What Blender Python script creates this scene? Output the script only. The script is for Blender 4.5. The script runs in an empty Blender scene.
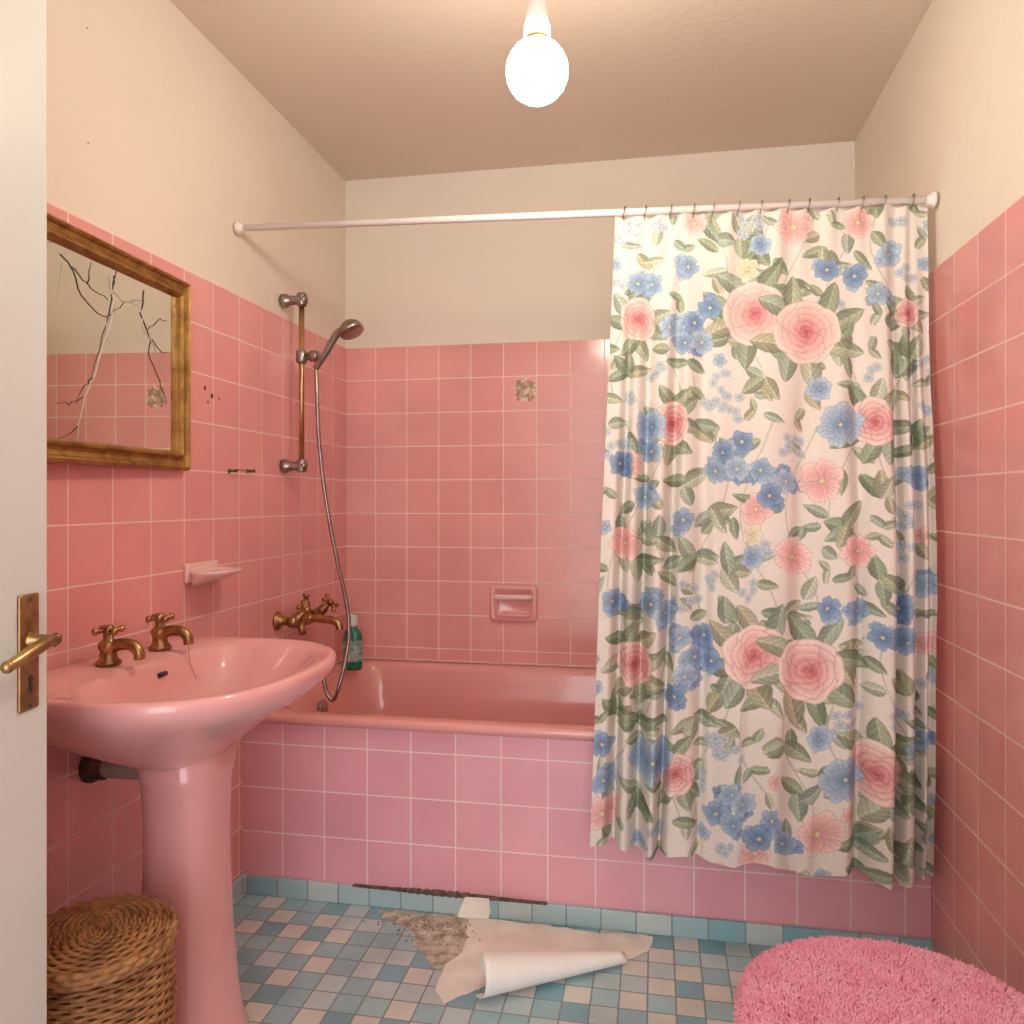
import bpy, math, random
import numpy as np
from mathutils import Vector, Matrix
random.seed(7); np.random.seed(7)
sc=bpy.context.scene
sc.view_settings.view_transform='Standard'
F=780.0; TH=math.atan(144/780.0); CT,ST=math.cos(TH),math.sin(TH); H0=1.11
XL,XR,YB,YA=-1.16,0.66,2.80,2.035
ZC,ZT=2.322,1.685
ZTR=1.662

def survey(px,py,axis,val):
    """measured direction -> world point on plane axis=val"""
    r=(px-512)/F; v=(500-py)/F
    d=Vector((r*CT-ST, CT+r*ST, v))
    o=Vector((0,0,H0))
    k=(val-o[axis])/d[axis]
    return o+d*k
def lin(c):
    c=np.array(c[:3],float)/255.0
    l=np.where(c<=0.04045,c/12.92,((c+0.055)/1.055)**2.4)
    return tuple(float(x) for x in l)+(1.0,)

# ---------------- materials
def newmat(name):
    m=bpy.data.materials.new(name); m.use_nodes=True
    return m,m.node_tree,m.node_tree.nodes['Principled BSDF']
def mat(name,col,rough=.5,metal=0,var=.12,scale=8,bump=0,bscale=40,col2=None,coat=0,detail=4):
    m,nt,b=newmat(name)
    N=nt.nodes.new; L=nt.links.new
    tc=N('ShaderNodeTexCoord'); no=N('ShaderNodeTexNoise'); no.inputs['Scale'].default_value=scale; no.inputs['Detail'].default_value=detail
    L(tc.outputs['Object'],no.inputs['Vector'])
    ra=N('ShaderNodeValToRGB'); ra.color_ramp.elements[0].position=.3; ra.color_ramp.elements[1].position=.7
    c=lin(col)
    if col2 is None:
        a=tuple(x*(1-var) for x in c[:3])+(1,); bb=tuple(min(1,x*(1+var*.5)) for x in c[:3])+(1,)
    else: a=lin(col2); bb=c
    ra.color_ramp.elements[0].color=a; ra.color_ramp.elements[1].color=bb
    L(no.outputs['Fac'],ra.inputs['Fac']); L(ra.outputs['Color'],b.inputs['Base Color'])
    b.inputs['Roughness'].default_value=rough; b.inputs['Metallic'].default_value=metal
    b.inputs['Coat Weight'].default_value=coat
    if bump:
        n2=N('ShaderNodeTexNoise'); n2.inputs['Scale'].default_value=bscale; n2.inputs['Detail'].default_value=5
        L(tc.outputs['Object'],n2.inputs['Vector'])
        bp=N('ShaderNodeBump'); bp.inputs['Strength'].default_value=bump; bp.inputs['Distance'].default_value=.01
        L(n2.outputs['Fac'],bp.inputs['Height']); L(bp.outputs['Normal'],b.inputs['Normal'])
    return m
def tile_mat(name,ua,w,h,ou,ov,c1,c2,mortar,ms=.0021,rough=.16,va=2):
    m,nt,b=newmat(name); N=nt.nodes.new; L=nt.links.new
    tc=N('ShaderNodeTexCoord'); sp=N('ShaderNodeSeparateXYZ'); L(tc.outputs['Object'],sp.inputs[0])
    cb=N('ShaderNodeCombineXYZ')
    for i,(ax,o) in enumerate(((ua,ou),(va,ov))):
        ad=N('ShaderNodeMath'); ad.operation='ADD'; ad.inputs[1].default_value=o
        L(sp.outputs[ax],ad.inputs[0]); L(ad.outputs[0],cb.inputs[i])
    br=N('ShaderNodeTexBrick'); br.offset=0; br.squash=1
    L(cb.outputs[0],br.inputs['Vector'])
    br.inputs['Scale'].default_value=1; br.inputs['Mortar Size'].default_value=ms; br.inputs['Mortar Smooth'].default_value=.15
    br.inputs['Bias'].default_value=0; br.inputs['Brick Width'].default_value=w; br.inputs['Row Height'].default_value=h
    br.inputs['Color1'].default_value=lin(c1); br.inputs['Color2'].default_value=lin(c2); br.inputs['Mortar'].default_value=lin(mortar)
    no=N('ShaderNodeTexNoise'); no.inputs['Scale'].default_value=3.5; no.inputs['Detail'].default_value=8; L(tc.outputs['Object'],no.inputs['Vector'])
    mr=N('ShaderNodeMapRange'); mr.inputs['From Min'].default_value=.3; mr.inputs['From Max'].default_value=.7; mr.inputs['To Min'].default_value=.90; mr.inputs['To Max'].default_value=1.04
    L(no.outputs['Fac'],mr.inputs['Value'])
    mx=N('ShaderNodeMix'); mx.data_type='RGBA'; mx.blend_type='MULTIPLY'; mx.inputs['Factor'].default_value=1
    L(br.outputs['Color'],mx.inputs['A']); L(mr.outputs['Result'],mx.inputs['B']); L(mx.outputs['Result'],b.inputs['Base Color'])
    r2=N('ShaderNodeMapRange'); r2.inputs['To Min'].default_value=rough; r2.inputs['To Max'].default_value=.8
    L(br.outputs['Fac'],r2.inputs['Value']); L(r2.outputs['Result'],b.inputs['Roughness'])
    n2=N('ShaderNodeTexNoise'); n2.inputs['Scale'].default_value=14; L(tc.outputs['Object'],n2.inputs['Vector'])
    s=N('ShaderNodeMath'); s.operation='MULTIPLY_ADD'; s.inputs[1].default_value=-1; 
    sm=N('ShaderNodeMath'); sm.operation='MULTIPLY'; sm.inputs[1].default_value=.25; L(n2.outputs['Fac'],sm.inputs[0])
    L(br.outputs['Fac'],s.inputs[0]); L(sm.outputs[0],s.inputs[2])
    bp=N('ShaderNodeBump'); bp.inputs['Strength'].default_value=.35; bp.inputs['Distance'].default_value=.004
    L(s.outputs[0],bp.inputs['Height']); L(bp.outputs['Normal'],b.inputs['Normal'])
    return m

M={}
M['plaster']=mat('cream_plaster',(236,225,209),.85,var=.05,scale=2,bump=.12,bscale=60)
M['ceil']=mat('ceiling_paint',(230,214,195),.9,var=.05,scale=1.2,bump=.1,bscale=50)
PK=((238,170,164),(233,162,157),(244,216,202))
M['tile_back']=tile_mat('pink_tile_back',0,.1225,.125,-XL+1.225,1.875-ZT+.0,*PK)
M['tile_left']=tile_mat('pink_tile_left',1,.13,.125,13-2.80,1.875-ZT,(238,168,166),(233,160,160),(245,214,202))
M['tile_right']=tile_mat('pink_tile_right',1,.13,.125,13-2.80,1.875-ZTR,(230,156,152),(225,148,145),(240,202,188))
M['tile_apron']=tile_mat('pink_tile_apron',0,.125,.125,1.25+1.155-.0,1.25-.05,(240,178,189),(235,170,182),(246,222,216))  # cooler pink than the wall tiles: cool doorway light put into the colour
M['ceramic']=mat('pink_ceramic',(236,174,174),.1,var=.04,scale=3,coat=.5)
M['enamel']=mat('pink_enamel',(235,166,162),.12,var=.04,scale=3,coat=.4)
M['ceramic_pale']=mat('pale_pink_ceramic',(240,206,200),.15,var=.05,coat=.4)
M['white']=mat('white_paint',(222,230,226),.35,var=.03,scale=3)
M['rod']=mat('rod_white',(240,230,226),.3,var=.04)
M['brass']=mat('old_brass',(190,155,105),.34,1,col2=(130,102,70),scale=35)
M['brassrail']=mat('rail_brass',(205,175,130),.28,1,col2=(170,135,92),scale=20)
M['gold']=mat('gilt_frame',(192,152,84),.42,.7,col2=(134,96,48),scale=30,bump=.3,bscale=120)
M['chrome']=mat('dull_chrome',(180,172,165),.28,1,col2=(140,130,122),scale=20)
M['dark']=mat('dark_gap',(60,40,36),.8)
M['rust']=mat('rust',(112,78,58),.8,col2=(60,44,38),scale=60,bump=.5)
M['drip']=mat('drip_stain',(190,124,112),.3)
M['grime']=mat('grime',(128,108,96),.95,col2=(70,56,50),scale=70)
M['pipe']=mat('pipe_grey',(175,160,150),.5,var=.2)
M['green']=mat('green_bottle',(28,122,92),.25,var=.1)
M['label']=mat('bottle_label',(30,90,80),.5,col2=(180,205,190),scale=60)
M['cap']=mat('white_cap',(215,228,220),.4)
M['wicker']=mat('wicker',(188,138,86),.55,col2=(118,76,42),scale=22,bump=.3,bscale=90)
M['fluff']=mat('pink_fluff',(252,186,206),.95,col2=(244,160,186),scale=25)
M['backing']=mat('vinyl_backing',(246,242,234),.8,col2=(230,222,210),scale=12,bump=.2)
M['backing2']=mat('vinyl_roll',(250,248,244),.7,var=.04,scale=12)
M['substrate']=mat('substrate',(228,222,210),.95,col2=(156,142,122),scale=34,bump=.8,detail=8)
M['crumb']=mat('crumb',(182,158,128),.95,col2=(120,98,72),scale=60)
M['caulk']=mat('caulk',(238,200,188),.6,var=.12,scale=20)
M['crackw']=mat('crack_light',(226,222,214),.3)
M['crackd']=mat('crack_dark',(46,36,28),.6)
m,nt,b=newmat('mirror_glass'); b.inputs['Metallic'].default_value=1; b.inputs['Roughness'].default_value=.015
tn=nt.nodes.new('ShaderNodeTexNoise'); tn.inputs['Scale'].default_value=3; cr=nt.nodes.new('ShaderNodeValToRGB'); cr.color_ramp.elements[0].color=(.72,.69,.60,1); cr.color_ramp.elements[1].color=(.84,.82,.75,1)
nt.links.new(tn.outputs['Fac'],cr.inputs['Fac']); nt.links.new(cr.outputs['Color'],b.inputs['Base Color']); M['mirror']=m
m,nt,b=newmat('bulb_glow'); b.inputs['Base Color'].default_value=(1,1,1,1); b.inputs['Emission Color'].default_value=(1,.90,.74,1); b.inputs['Emission Strength'].default_value=100; M['bulb']=m

# floor vinyl
def floor_mat():
    m,nt,b=newmat('blue_mosaic_vinyl'); N=nt.nodes.new; L=nt.links.new
    S=.062
    tc=N('ShaderNodeTexCoord')
    sc1=N('ShaderNodeVectorMath'); sc1.operation='SCALE'; sc1.inputs['Scale'].default_value=1/S; L(tc.outputs['Object'],sc1.inputs[0])
    ad=N('ShaderNodeVectorMath'); ad.operation='ADD'; ad.inputs[1].default_value=(100.3,100.3,.5); L(sc1.outputs[0],ad.inputs[0])
    fl=N('ShaderNodeVectorMath'); fl.operation='FLOOR'; L(ad.outputs[0],fl.inputs[0])
    wn=N('ShaderNodeTexWhiteNoise'); L(fl.outputs[0],wn.inputs['Vector'])
    ck=N('ShaderNodeTexChecker'); ck.inputs['Scale'].default_value=1; ck.inputs['Color1'].default_value=(0,0,0,1); ck.inputs['Color2'].default_value=(1,1,1,1)
    hf=N('ShaderNodeVectorMath'); hf.operation='ADD'; hf.inputs[1].default_value=(.5,.5,.5); L(fl.outputs[0],hf.inputs[0]); L(hf.outputs[0],ck.inputs['Vector'])
    ma=N('ShaderNodeMath'); ma.operation='MULTIPLY_ADD'; ma.inputs[1].default_value=.66
    m2=N('ShaderNodeMath'); m2.operation='MULTIPLY'; m2.inputs[1].default_value=.34; L(ck.outputs['Color'],m2.inputs[0])
    L(wn.outputs['Value'],ma.inputs[0]); L(m2.outputs[0],ma.inputs[2])
    cr=N('ShaderNodeValToRGB'); cr.color_ramp.interpolation='CONSTANT'
    e=cr.color_ramp.elements; e[0].position=0; e[0].color=lin((220,222,214)); e[1].position=.34; e[1].color=lin((194,214,216))
    for p,c in ((.50,(160,198,208)),(.70,(136,182,196)),(.86,(172,208,214))):
        q=e.new(p); q.color=lin(c)
    L(ma.outputs[0],cr.inputs['Fac'])
    br=N('ShaderNodeTexBrick'); br.offset=0; L(ad.outputs[0],br.inputs['Vector'])
    br.inputs['Scale'].default_value=1; br.inputs['Brick Width'].default_value=1; br.inputs['Row Height'].default_value=1; br.inputs['Mortar Size'].default_value=.035; br.inputs['Mortar Smooth'].default_value=.2
    mx=N('ShaderNodeMix'); mx.data_type='RGBA'; L(br.outputs['Fac'],mx.inputs['Factor']); L(cr.outputs['Color'],mx.inputs['A']); mx.inputs['B'].default_value=lin((138,154,156))
    no=N('ShaderNodeTexNoise'); no.inputs['Scale'].default_value=7; no.inputs['Detail'].default_value=10; L(tc.outputs['Object'],no.inputs['Vector'])
    mr=N('ShaderNodeMapRange'); mr.inputs['From Min'].default_value=.3; mr.inputs['From Max'].default_value=.7; mr.inputs['To Min'].default_value=.78; mr.inputs['To Max'].default_value=1.04; L(no.outputs['Fac'],mr.inputs['Value'])
    m3=N('ShaderNodeMix'); m3.data_type='RGBA'; m3.blend_type='MULTIPLY'; m3.inputs['Factor'].default_value=1; L(mx.outputs['Result'],m3.inputs['A']); L(mr.outputs['Result'],m3.inputs['B'])
    L(m3.outputs['Result'],b.inputs['Base Color']); b.inputs['Roughness'].default_value=.35
    bp=N('ShaderNodeBump'); bp.inputs['Strength'].default_value=.3; bp.inputs['Distance'].default_value=.002; bp.invert=True; L(br.outputs['Fac'],bp.inputs['Height']); L(bp.outputs['Normal'],b.inputs['Normal'])
    return m
M['floor']=floor_mat()
M['skirt_x']=tile_mat('blue_skirting_x',0,.090,.2,5,.07,(134,188,202),(196,214,212),(140,158,162),rough=.35)
M['skirt_y']=tile_mat('blue_skirting_y',1,.090,.2,5,.07,(134,188,202),(196,214,212),(140,158,162),rough=.35)

# ---------------- mesh helpers
def link(o,parent=None):
    sc.collection.objects.link(o)
    if parent is not None:
        o.parent=parent
        o.matrix_parent_inverse=Matrix.Translation(-parent.location) if not parent.get('local') else Matrix()
    return o
def empty(name,loc=(0,0,0)):
    e=bpy.data.objects.new(name,None); e.location=loc; e.empty_display_size=.05; sc.collection.objects.link(e); return e
def mesh(name,verts,faces,m,parent=None,smooth=False,mats=None):
    me=bpy.data.meshes.new(name); me.from_pydata([tuple(v) for v in verts],[],faces); me.update()
    if mats:
        for x in mats: me.materials.append(x)
    else: me.materials.append(m)
    if smooth: me.polygons.foreach_set('use_smooth',[True]*len(me.polygons))
    return link(bpy.data.objects.new(name,me),parent)
def fixn(o):
    import bmesh
    bm=bmesh.new(); bm.from_mesh(o.data); bmesh.ops.recalc_face_normals(bm,faces=bm.faces); bm.to_mesh(o.data); bm.free(); return o
def box(name,x0,x1,y0,y1,z0,z1,m,parent=None,bevel=0):
    v=[(x,y,z) for x in (x0,x1) for y in (y0,y1) for z in (z0,z1)]
    f=[(0,1,3,2),(4,6,7,5),(0,4,5,1),(2,3,7,6),(0,2,6,4),(1,5,7,3)]
    o=fixn(mesh(name,v,f,m,parent))
    if bevel:
        b=o.modifiers.new('bevel','BEVEL'); b.width=bevel; b.segments=3
    return o
def loft(name,rings,m,parent=None,cap0=True,cap1=True,smooth=True,wrap=False):
    n=len(rings[0]); v=[p for r in rings for p in r]; f=[]
    K=len(rings)
    for k in range(K if wrap else K-1):
        a=k*n; b2=((k+1)%K)*n
        for i in range(n):
            j=(i+1)%n; f.append((a+i,a+j,b2+j,b2+i))
    if not wrap:
        if cap0: f.append(tuple(range(n))[::-1])
        if cap1: f.append(tuple((K-1)*n+i for i in range(n)))
    return fixn(mesh(name,v,f,m,parent,smooth))
def frame_for(d):
    d=Vector(d).normalized(); u=Vector((0,0,1)) if abs(d.z)<.9 else Vector((1,0,0))
    a=d.cross(u).normalized(); return d,a,a.cross(d).normalized()
def lathe(name,o,d,prof,m,parent=None,seg=28,smooth=True):
    """prof: (radius, distance along d)"""
    d,a,b2=frame_for(d); o=Vector(o)
    rings=[[o+d*h+(a*math.cos(2*math.pi*i/seg)+b2*math.sin(2*math.pi*i/seg))*max(r,1e-4) for i in range(seg)] for r,h in prof]
    ob=loft(name,rings,m,parent,smooth=smooth)
    return ob
def cr_interp(P,n=8):
    P=[Vector(p) for p in P]; Q=[P[0]]+P+[P[-1]]; out=[]
    for i in range(1,len(Q)-2):
        for k in range(n):
            t=k/n; a,b2,c,d=Q[i-1],Q[i],Q[i+1],Q[i+2]
            out.append(.5*((2*b2)+(c-a)*t+(2*a-5*b2+4*c-d)*t*t+(3*b2-a-3*c+d)*t**3))
    out.append(P[-1]); return out
def tube(name,P,r,m,parent=None,seg=12,n=8,smooth_path=True,rib=0):
    Q=cr_interp(P,n) if smooth_path else [Vector(p) for p in P]
    K=len(Q); rings=[]; prev=None
    for k,p in enumerate(Q):
        d=(Q[min(k+1,K-1)]-Q[max(k-1,0)]).normalized()
        if prev is None: _,a,_=frame_for(d)
        else:
            a=(prev-d*prev.dot(d)).normalized()
        prev=a; b2=d.cross(a)
        if callable(r): rr=r(k/(K-1))
        else: rr=r
        if rib: rr*=1+(.12 if k%2 else -.12)
        rings.append([p+(a*math.cos(2*math.pi*i/seg)+b2*math.sin(2*math.pi*i/seg))*rr for i in range(seg)])
    return loft(name,rings,m,parent)
def ball(name,c,r,m,parent=None,s=(1,1,1),seg=20):
    prof=[]; K=12; rings=[]
    for k in range(K+1):
        ph=-math.pi/2+math.pi*k/K
        rings.append([Vector(c)+Vector((s[0]*r*max(math.cos(ph),1e-3)*math.cos(2*math.pi*i/seg),s[1]*r*max(math.cos(ph),1e-3)*math.sin(2*math.pi*i/seg),s[2]*r*math.sin(ph))) for i in range(seg)])
    return loft(name,rings,m,parent)

# ---------------- room
YR=-1.3
box('floor',XL-.1,XR+.1,YR,YB+.1,-.08,0,M['floor'])
box('ceiling',XL-.1,XR+.1,YR,YB+.1,ZC,ZC+.08,M['ceil'])
wl=box('wall_left',XL-.1,XL,YR,YB,0,ZC,M['plaster']); box('tile_field',XL,XL+.006,YR,YB-.006,0,ZT,M['tile_left'],wl)
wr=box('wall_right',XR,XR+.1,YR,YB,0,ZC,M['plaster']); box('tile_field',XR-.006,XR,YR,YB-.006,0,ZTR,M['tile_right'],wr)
wb=box('wall_back',XL-.1,XR+.1,YB,YB+.1,0,ZC,M['plaster']); box('tile_field',XL,XR,YB-.006,YB,0,ZT,M['tile_back'],wb)
box('wall_entry',XL+.006,-.72,YR,.07,0,ZC,M['plaster'])
XLT,XRT,YBT=XL+.006,XR-.006,YB-.006
box('baseboard_tub',XLT,XRT,YA-.012,YA-.001,0,.052,M['skirt_x'],bevel=.003)
box('baseboard_left',XLT,XLT+.011,.08,YA-.013,0,.052,M['skirt_y'],bevel=.003)
# marks on plaster/tile
wm=empty('wall_screw_holes',(XLT,1.7,1.3))
for i,(x,y,r) in enumerate(((88,143,.0018),(87,28,.0016))):
    p=survey(x,y,0,XL); lathe('hole_%d'%i,p,(1,0,0),[(r,0),(r*.8,.001)],M['rust'],wm,8)
for i,(x,y,r) in enumerate(((205,388,.006),(212,396,.007),(208,402,.004),(219,399,.003))):
    p=survey(x,y,0,XLT); lathe('chip_%d'%i,p,(1,0,0),[(r,0),(r*.7,.0012)],M['rust'],wm,7)
for i,x in enumerate((229,247)):
    p=survey(x,471,0,XLT); lathe('screw_%d'%i,p,(1,0,0),[(.006,0),(.006,.003),(.003,.004),(.003,.02),(.005,.021),(.005,.024)],M['rust'],wm,10)
p0=survey(229,470,0,XLT+.015);p1=survey(250,473,0,XLT+.015)
tube('hook_wire',[p0,(p0+p1)/2+Vector((.01,0,.004)),p1],.0018,M['chrome'],wm,6)

# decor tile wreath
pd=survey(525,390,1,YBT)
dw=empty('flower_tile_sticker',pd)
cm=[mat('st1',(206,180,136),.5),mat('st2',(230,218,198),.5),mat('st3',(160,152,122),.5),mat('st4',(186,142,118),.5)]
for i in range(34):
    a=i/34*2*math.pi*2; rr=.036 if i%2 else .026; rr+=random.uniform(-.006,.006)
    c=pd+Vector((rr*math.cos(a),-.001,rr*math.sin(a)))
    ball('petal_%d'%i,c,random.uniform(.005,.009),cm[i%4],dw,s=(1,.2,1),seg=8)
for i in range(5):
    a=i/5*6.28; ball('bud_%d'%i,pd+Vector((.011*math.cos(a),-.001,.011*math.sin(a))),.007,cm[(i+1)%4],dw,s=(1,.2,1),seg=8)

# ---------------- bathtub
tub=empty('bathtub',(-.25,2.4,.0))
def rrect(x0,x1,y0,y1,rad,z,n=10):
    pts=[]
    for cx,cy,a0 in ((x1-rad,y1-rad,0),(x0+rad,y1-rad,90),(x0+rad,y0+rad,180),(x1-rad,y0+rad,270)):
        for k in range(n+1):
            a=math.radians(a0+90*k/n); pts.append(Vector((cx+rad*math.cos(a),cy+rad*math.sin(a),z)))
    return pts
zr=.512; e=.0
X0,X1,Y0,Y1=XLT+.001,XRT-.001,YA-.016,YBT-.001
rg=[rrect(X0+.02,X1-.02,Y0+.03,Y1-.01,.004,zr-.04),rrect(X0,X1,Y0+.002,Y1,.004,zr-.022),rrect(X0,X1,Y0,Y1,.005,zr-.017),rrect(X0,X1,Y0,Y1,.006,zr-.007),rrect(X0+.002,X1-.002,Y0+.003,Y1-.002,.008,zr-.002),rrect(X0+.006,X1-.006,Y0+.009,Y1-.006,.01,zr),
    rrect(X0+.06,X1-.06,Y0+.050,Y1-.05,.09,zr),rrect(X0+.068,X1-.068,Y0+.058,Y1-.058,.10,zr-.004),rrect(X0+.075,X1-.075,Y0+.066,Y1-.065,.11,zr-.02),
    rrect(X0+.10,X1-.12,Y0+.09,Y1-.085,.12,zr-.2),rrect(X0+.13,X1-.2,Y0+.11,Y1-.105,.13,zr-.33),rrect(X0+.18,X1-.27,Y0+.16,Y1-.155,.13,zr-.37),rrect(X0+.3,X1-.4,Y0+.25,Y1-.25,.1,zr-.375)]
loft('tub_shell',rg,M['enamel'],tub,cap0=False)
box('apron_panel',XLT+.0005,XRT-.0005,YA,YA+.03,.0,zr-.021,M['tile_apron'],tub)
box('lip_caulk',XLT+.001,XRT-.001,YA-.006,YA,zr-.0265,zr-.021,M['caulk'],tub)
lathe('overflow_plate',(X0+.088,2.38,.43),(1,0,.15),[(.03,0),(.03,.006),(.02,.009),(.001,.009)],M['chrome'],tub)
box('trim_1',X0+.002,X1-.002,YBT-.007,YBT-.0005,zr+.0005,zr+.0055,M['caulk'])
box('trim_2',XLT+.0005,XLT+.008,YA,YBT-.013,zr+.0005,zr+.0055,M['caulk'])
# grime in the joint between skirting and apron (worn patch only)
gm=[];gf=[]
xs=np.linspace(-.82,-.28,150)
for i,x in enumerate(xs):
    env=math.exp(-((x+.56)/.15)**2)
    w=.0004+.0012*random.random()*env
    d=.006*env*random.uniform(.2,1.1)
    gm+=[(x,YA-.0128,.0505-w-d*.6),(x,YA-.0128,.0515),(x,YA-.0008,.0525+w+d)]
for i in range(len(xs)-1):
    a=i*3; gf+=[(a,a+3,a+4,a+1),(a+1,a+4,a+5,a+2)]
mesh('grime_line',gm,gf,M['grime'],tub)

# ---------------- curtain rod
rod=empty('curtain_rod',(0,2.01,1.85))
YRD=2.01
def zrod(x): return 1.872+(x-XL)/(XR-XL)*(1.825-1.872)
tube('pole',[(XLT+.002,YRD,zrod(XL)),(XRT-.002,YRD,zrod(XR))],.0095,M['rod'],rod,16,smooth_path=False)
lathe('flange_left',(XLT+.0005,YRD,zrod(XL)),(1,0,0),[(.019,0),(.019,.006),(.014,.012),(.0105,.02)],M['rod'],rod)
lathe('flange_right',(XRT-.0005,YRD,zrod(XR)),(-1,0,0),[(.019,0),(.019,.006),(.014,.012),(.0105,.02)],M['rod'],rod)

# ---------------- curtain pattern (sheet units)
SX0,SX1,SY0,SY1,RES=583,947,196,892,1.7
Wc=int((SX1-SX0)*RES); Hc=int((SY1-SY0)*RES)
base=np.array([238,229,220])/255
C=np.ones((Hc,Wc,3))*base
OCC=np.zeros((Hc,Wc))
yy,xx=np.mgrid[0:Hc,0:Wc]; XXc=xx/RES+SX0; YYc=yy/RES+SY0
def region(cx,cy,R):
    x0=max(0,int((cx-R-SX0)*RES)); x1=min(Wc,max(0,int((cx+R-SX0)*RES)+2)); y0=max(0,int((cy-R-SY0)*RES)); y1=min(Hc,max(0,int((cy+R-SY0)*RES)+2))
    return slice(y0,y1),slice(x0,x1)
def sm(x): 
    x=np.clip(x,0,1); return x*x*(3-2*x)
def comp(sl,a,col):
    if C[sl].size==0: return
    C[sl]=C[sl]*(1-a[...,None])+col*a[...,None]
    OCC[sl]=np.maximum(OCC[sl],a)
LEAFC=[(146,158,130),(162,170,142),(130,146,120),(176,182,158),(152,166,148),(138,152,128),(168,166,136)]
def leaf(cx,cy,L_,W_,ang,col=None,al=.88):
    if col is None: col=random.choice(LEAFC)
    sl=region(cx,cy,L_+2); dx=XXc[sl]-cx; dy=YYc[sl]-cy
    if dx.size==0: return
    ca,sa=math.cos(ang),math.sin(ang); a=(dx*ca+dy*sa)/L_; b=(-dx*sa+dy*ca)
    w=W_*np.clip(1-a*a,0,1)**.75*(1-.25*a)
    al_=sm((w-np.abs(b))/1.0+.3)*al*(np.abs(a)<1)
    sh=1.02+.10*np.sign(b)+.18*np.exp(-(b/.7)**2)+.06*np.sin(a*18+np.abs(b)*1.2)-.18*(np.abs(b)/(w+.3))**3
    comp(sl,al_,np.clip(np.array(col)/255*sh[...,None],0,1))
def stem(pts,w=.9,col=(156,158,130)):
    P=cr_interp([(p[0],p[1],0) for p in pts],14)
    for q in P:
        sl=region(q.x,q.y,3); dx=XXc[sl]-q.x; dy=YYc[sl]-q.y
        if dx.size: comp(sl,sm((w+.6-np.hypot(dx,dy)))*.7,np.ones(dx.shape+(3,))*np.array(col)/255)
def disc(cx,cy,R,light,dark,ox,oy,rr,al=1,wob=0,ph=0,ed=.16,vein=.04,sx=1.0,rot=0.0):
    """petal (ellipse of aspect sx, rotated), shaded from the flower centre ox,oy"""
    sl=region(cx,cy,R*1.15*max(1,sx)+1); dx=XXc[sl]-cx; dy=YYc[sl]-cy
    if dx.size==0: return
    c_,s_=math.cos(rot),math.sin(rot); u=dx*c_+dy*s_; v=(-dx*s_+dy*c_)/sx
    th=np.arctan2(v,u); rad=R*(1+wob*np.sin(3*th+ph)+wob*.6*np.sin(5*th+ph*2)); d=np.hypot(u,v)
    a=sm((rad-d)/1.1+.4)*al
    t=np.clip(np.hypot(XXc[sl]-ox,YYc[sl]-oy)/rr,0,1)
    edge=np.exp(-((rad-d)/.9)**2); rim=np.exp(-((rad-d-2.2)/1.4)**2)
    tho=np.arctan2(YYc[sl]-oy,XXc[sl]-ox)
    col=np.array(dark)/255*(1-t[...,None]**1.2)+np.array(light)/255*t[...,None]**1.2
    col=col*(1-ed*edge[...,None]+.05*rim[...,None]+vein*np.sin(tho*26+ph)[...,None])
    comp(sl,a,np.clip(col,0,1))
def rose(cx,cy,R,sq=1.0,leaves=True):
    ph=random.random()*6
    if leaves:
        for k in range(8):
            a=ph+k*.79+random.uniform(-.2,.2); leaf(cx+math.cos(a)*R*1.18*sq,cy+math.sin(a)*R*1.15,R*.56,R*.29,a+random.uniform(-.6,.6))
    # cabbage rose: broad overlapping cupped petals, wide across the radius
    for n,q,Rp,asp,Lt,Dk,rr in ((6,.56,.40,1.45,(252,226,217),(232,172,166),1.0),(5,.42,.34,1.5,(250,218,210),(224,150,148),.82),(5,.28,.26,1.5,(248,204,198),(214,130,132),.58),(4,.16,.18,1.5,(244,186,182),(206,114,120),.38),(3,.07,.11,1.4,(236,164,162),(198,100,108),.22)):
        for k in range(n):
            a=ph+n*.7+k*2*math.pi/n+random.uniform(-.18,.18); qq=q*random.uniform(.93,1.07)
            disc(cx+math.cos(a)*R*qq*sq,cy+math.sin(a)*R*qq,R*Rp*(sq*.5+.5),Lt,Dk,cx,cy,R*rr,wob=.05,ph=k,ed=.17,vein=.008,sx=asp,rot=a)
def flower(cx,cy,R,light,dark,n=5,ctr=(228,218,170)):
    ph=random.random()*6
    for k in range(n):
        a=ph+k*2*math.pi/n
        disc(cx+math.cos(a)*R*.55,cy+math.sin(a)*R*.55,R*.45,light,dark,cx,cy,R,wob=.10,ph=k,al=.93,ed=.16,vein=.04)
    disc(cx,cy,R*.15,ctr,ctr,cx,cy,R)
BL=((172,194,216),(118,146,182)); BL2=((192,208,224),(136,164,194)); BL3=((150,176,206),(104,132,172)); PKF=((250,218,210),(228,162,160)); PALE=((214,222,226),(182,198,212)); CRM=((240,230,204),(220,208,174))
for x0 in (628,668,716,762,806,850,896):
    for y0 in (215,430,640):
        pts=[(x0+18*math.sin(y*.03+x0),y) for y in range(y0,y0+190,26)]
        stem(pts,.6)
        for (a,b2) in pts: leaf(a+random.uniform(-14,14),b2+random.uniform(-8,8),random.uniform(9,14),random.uniform(4,6.5),random.uniform(0,6.28))
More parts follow.
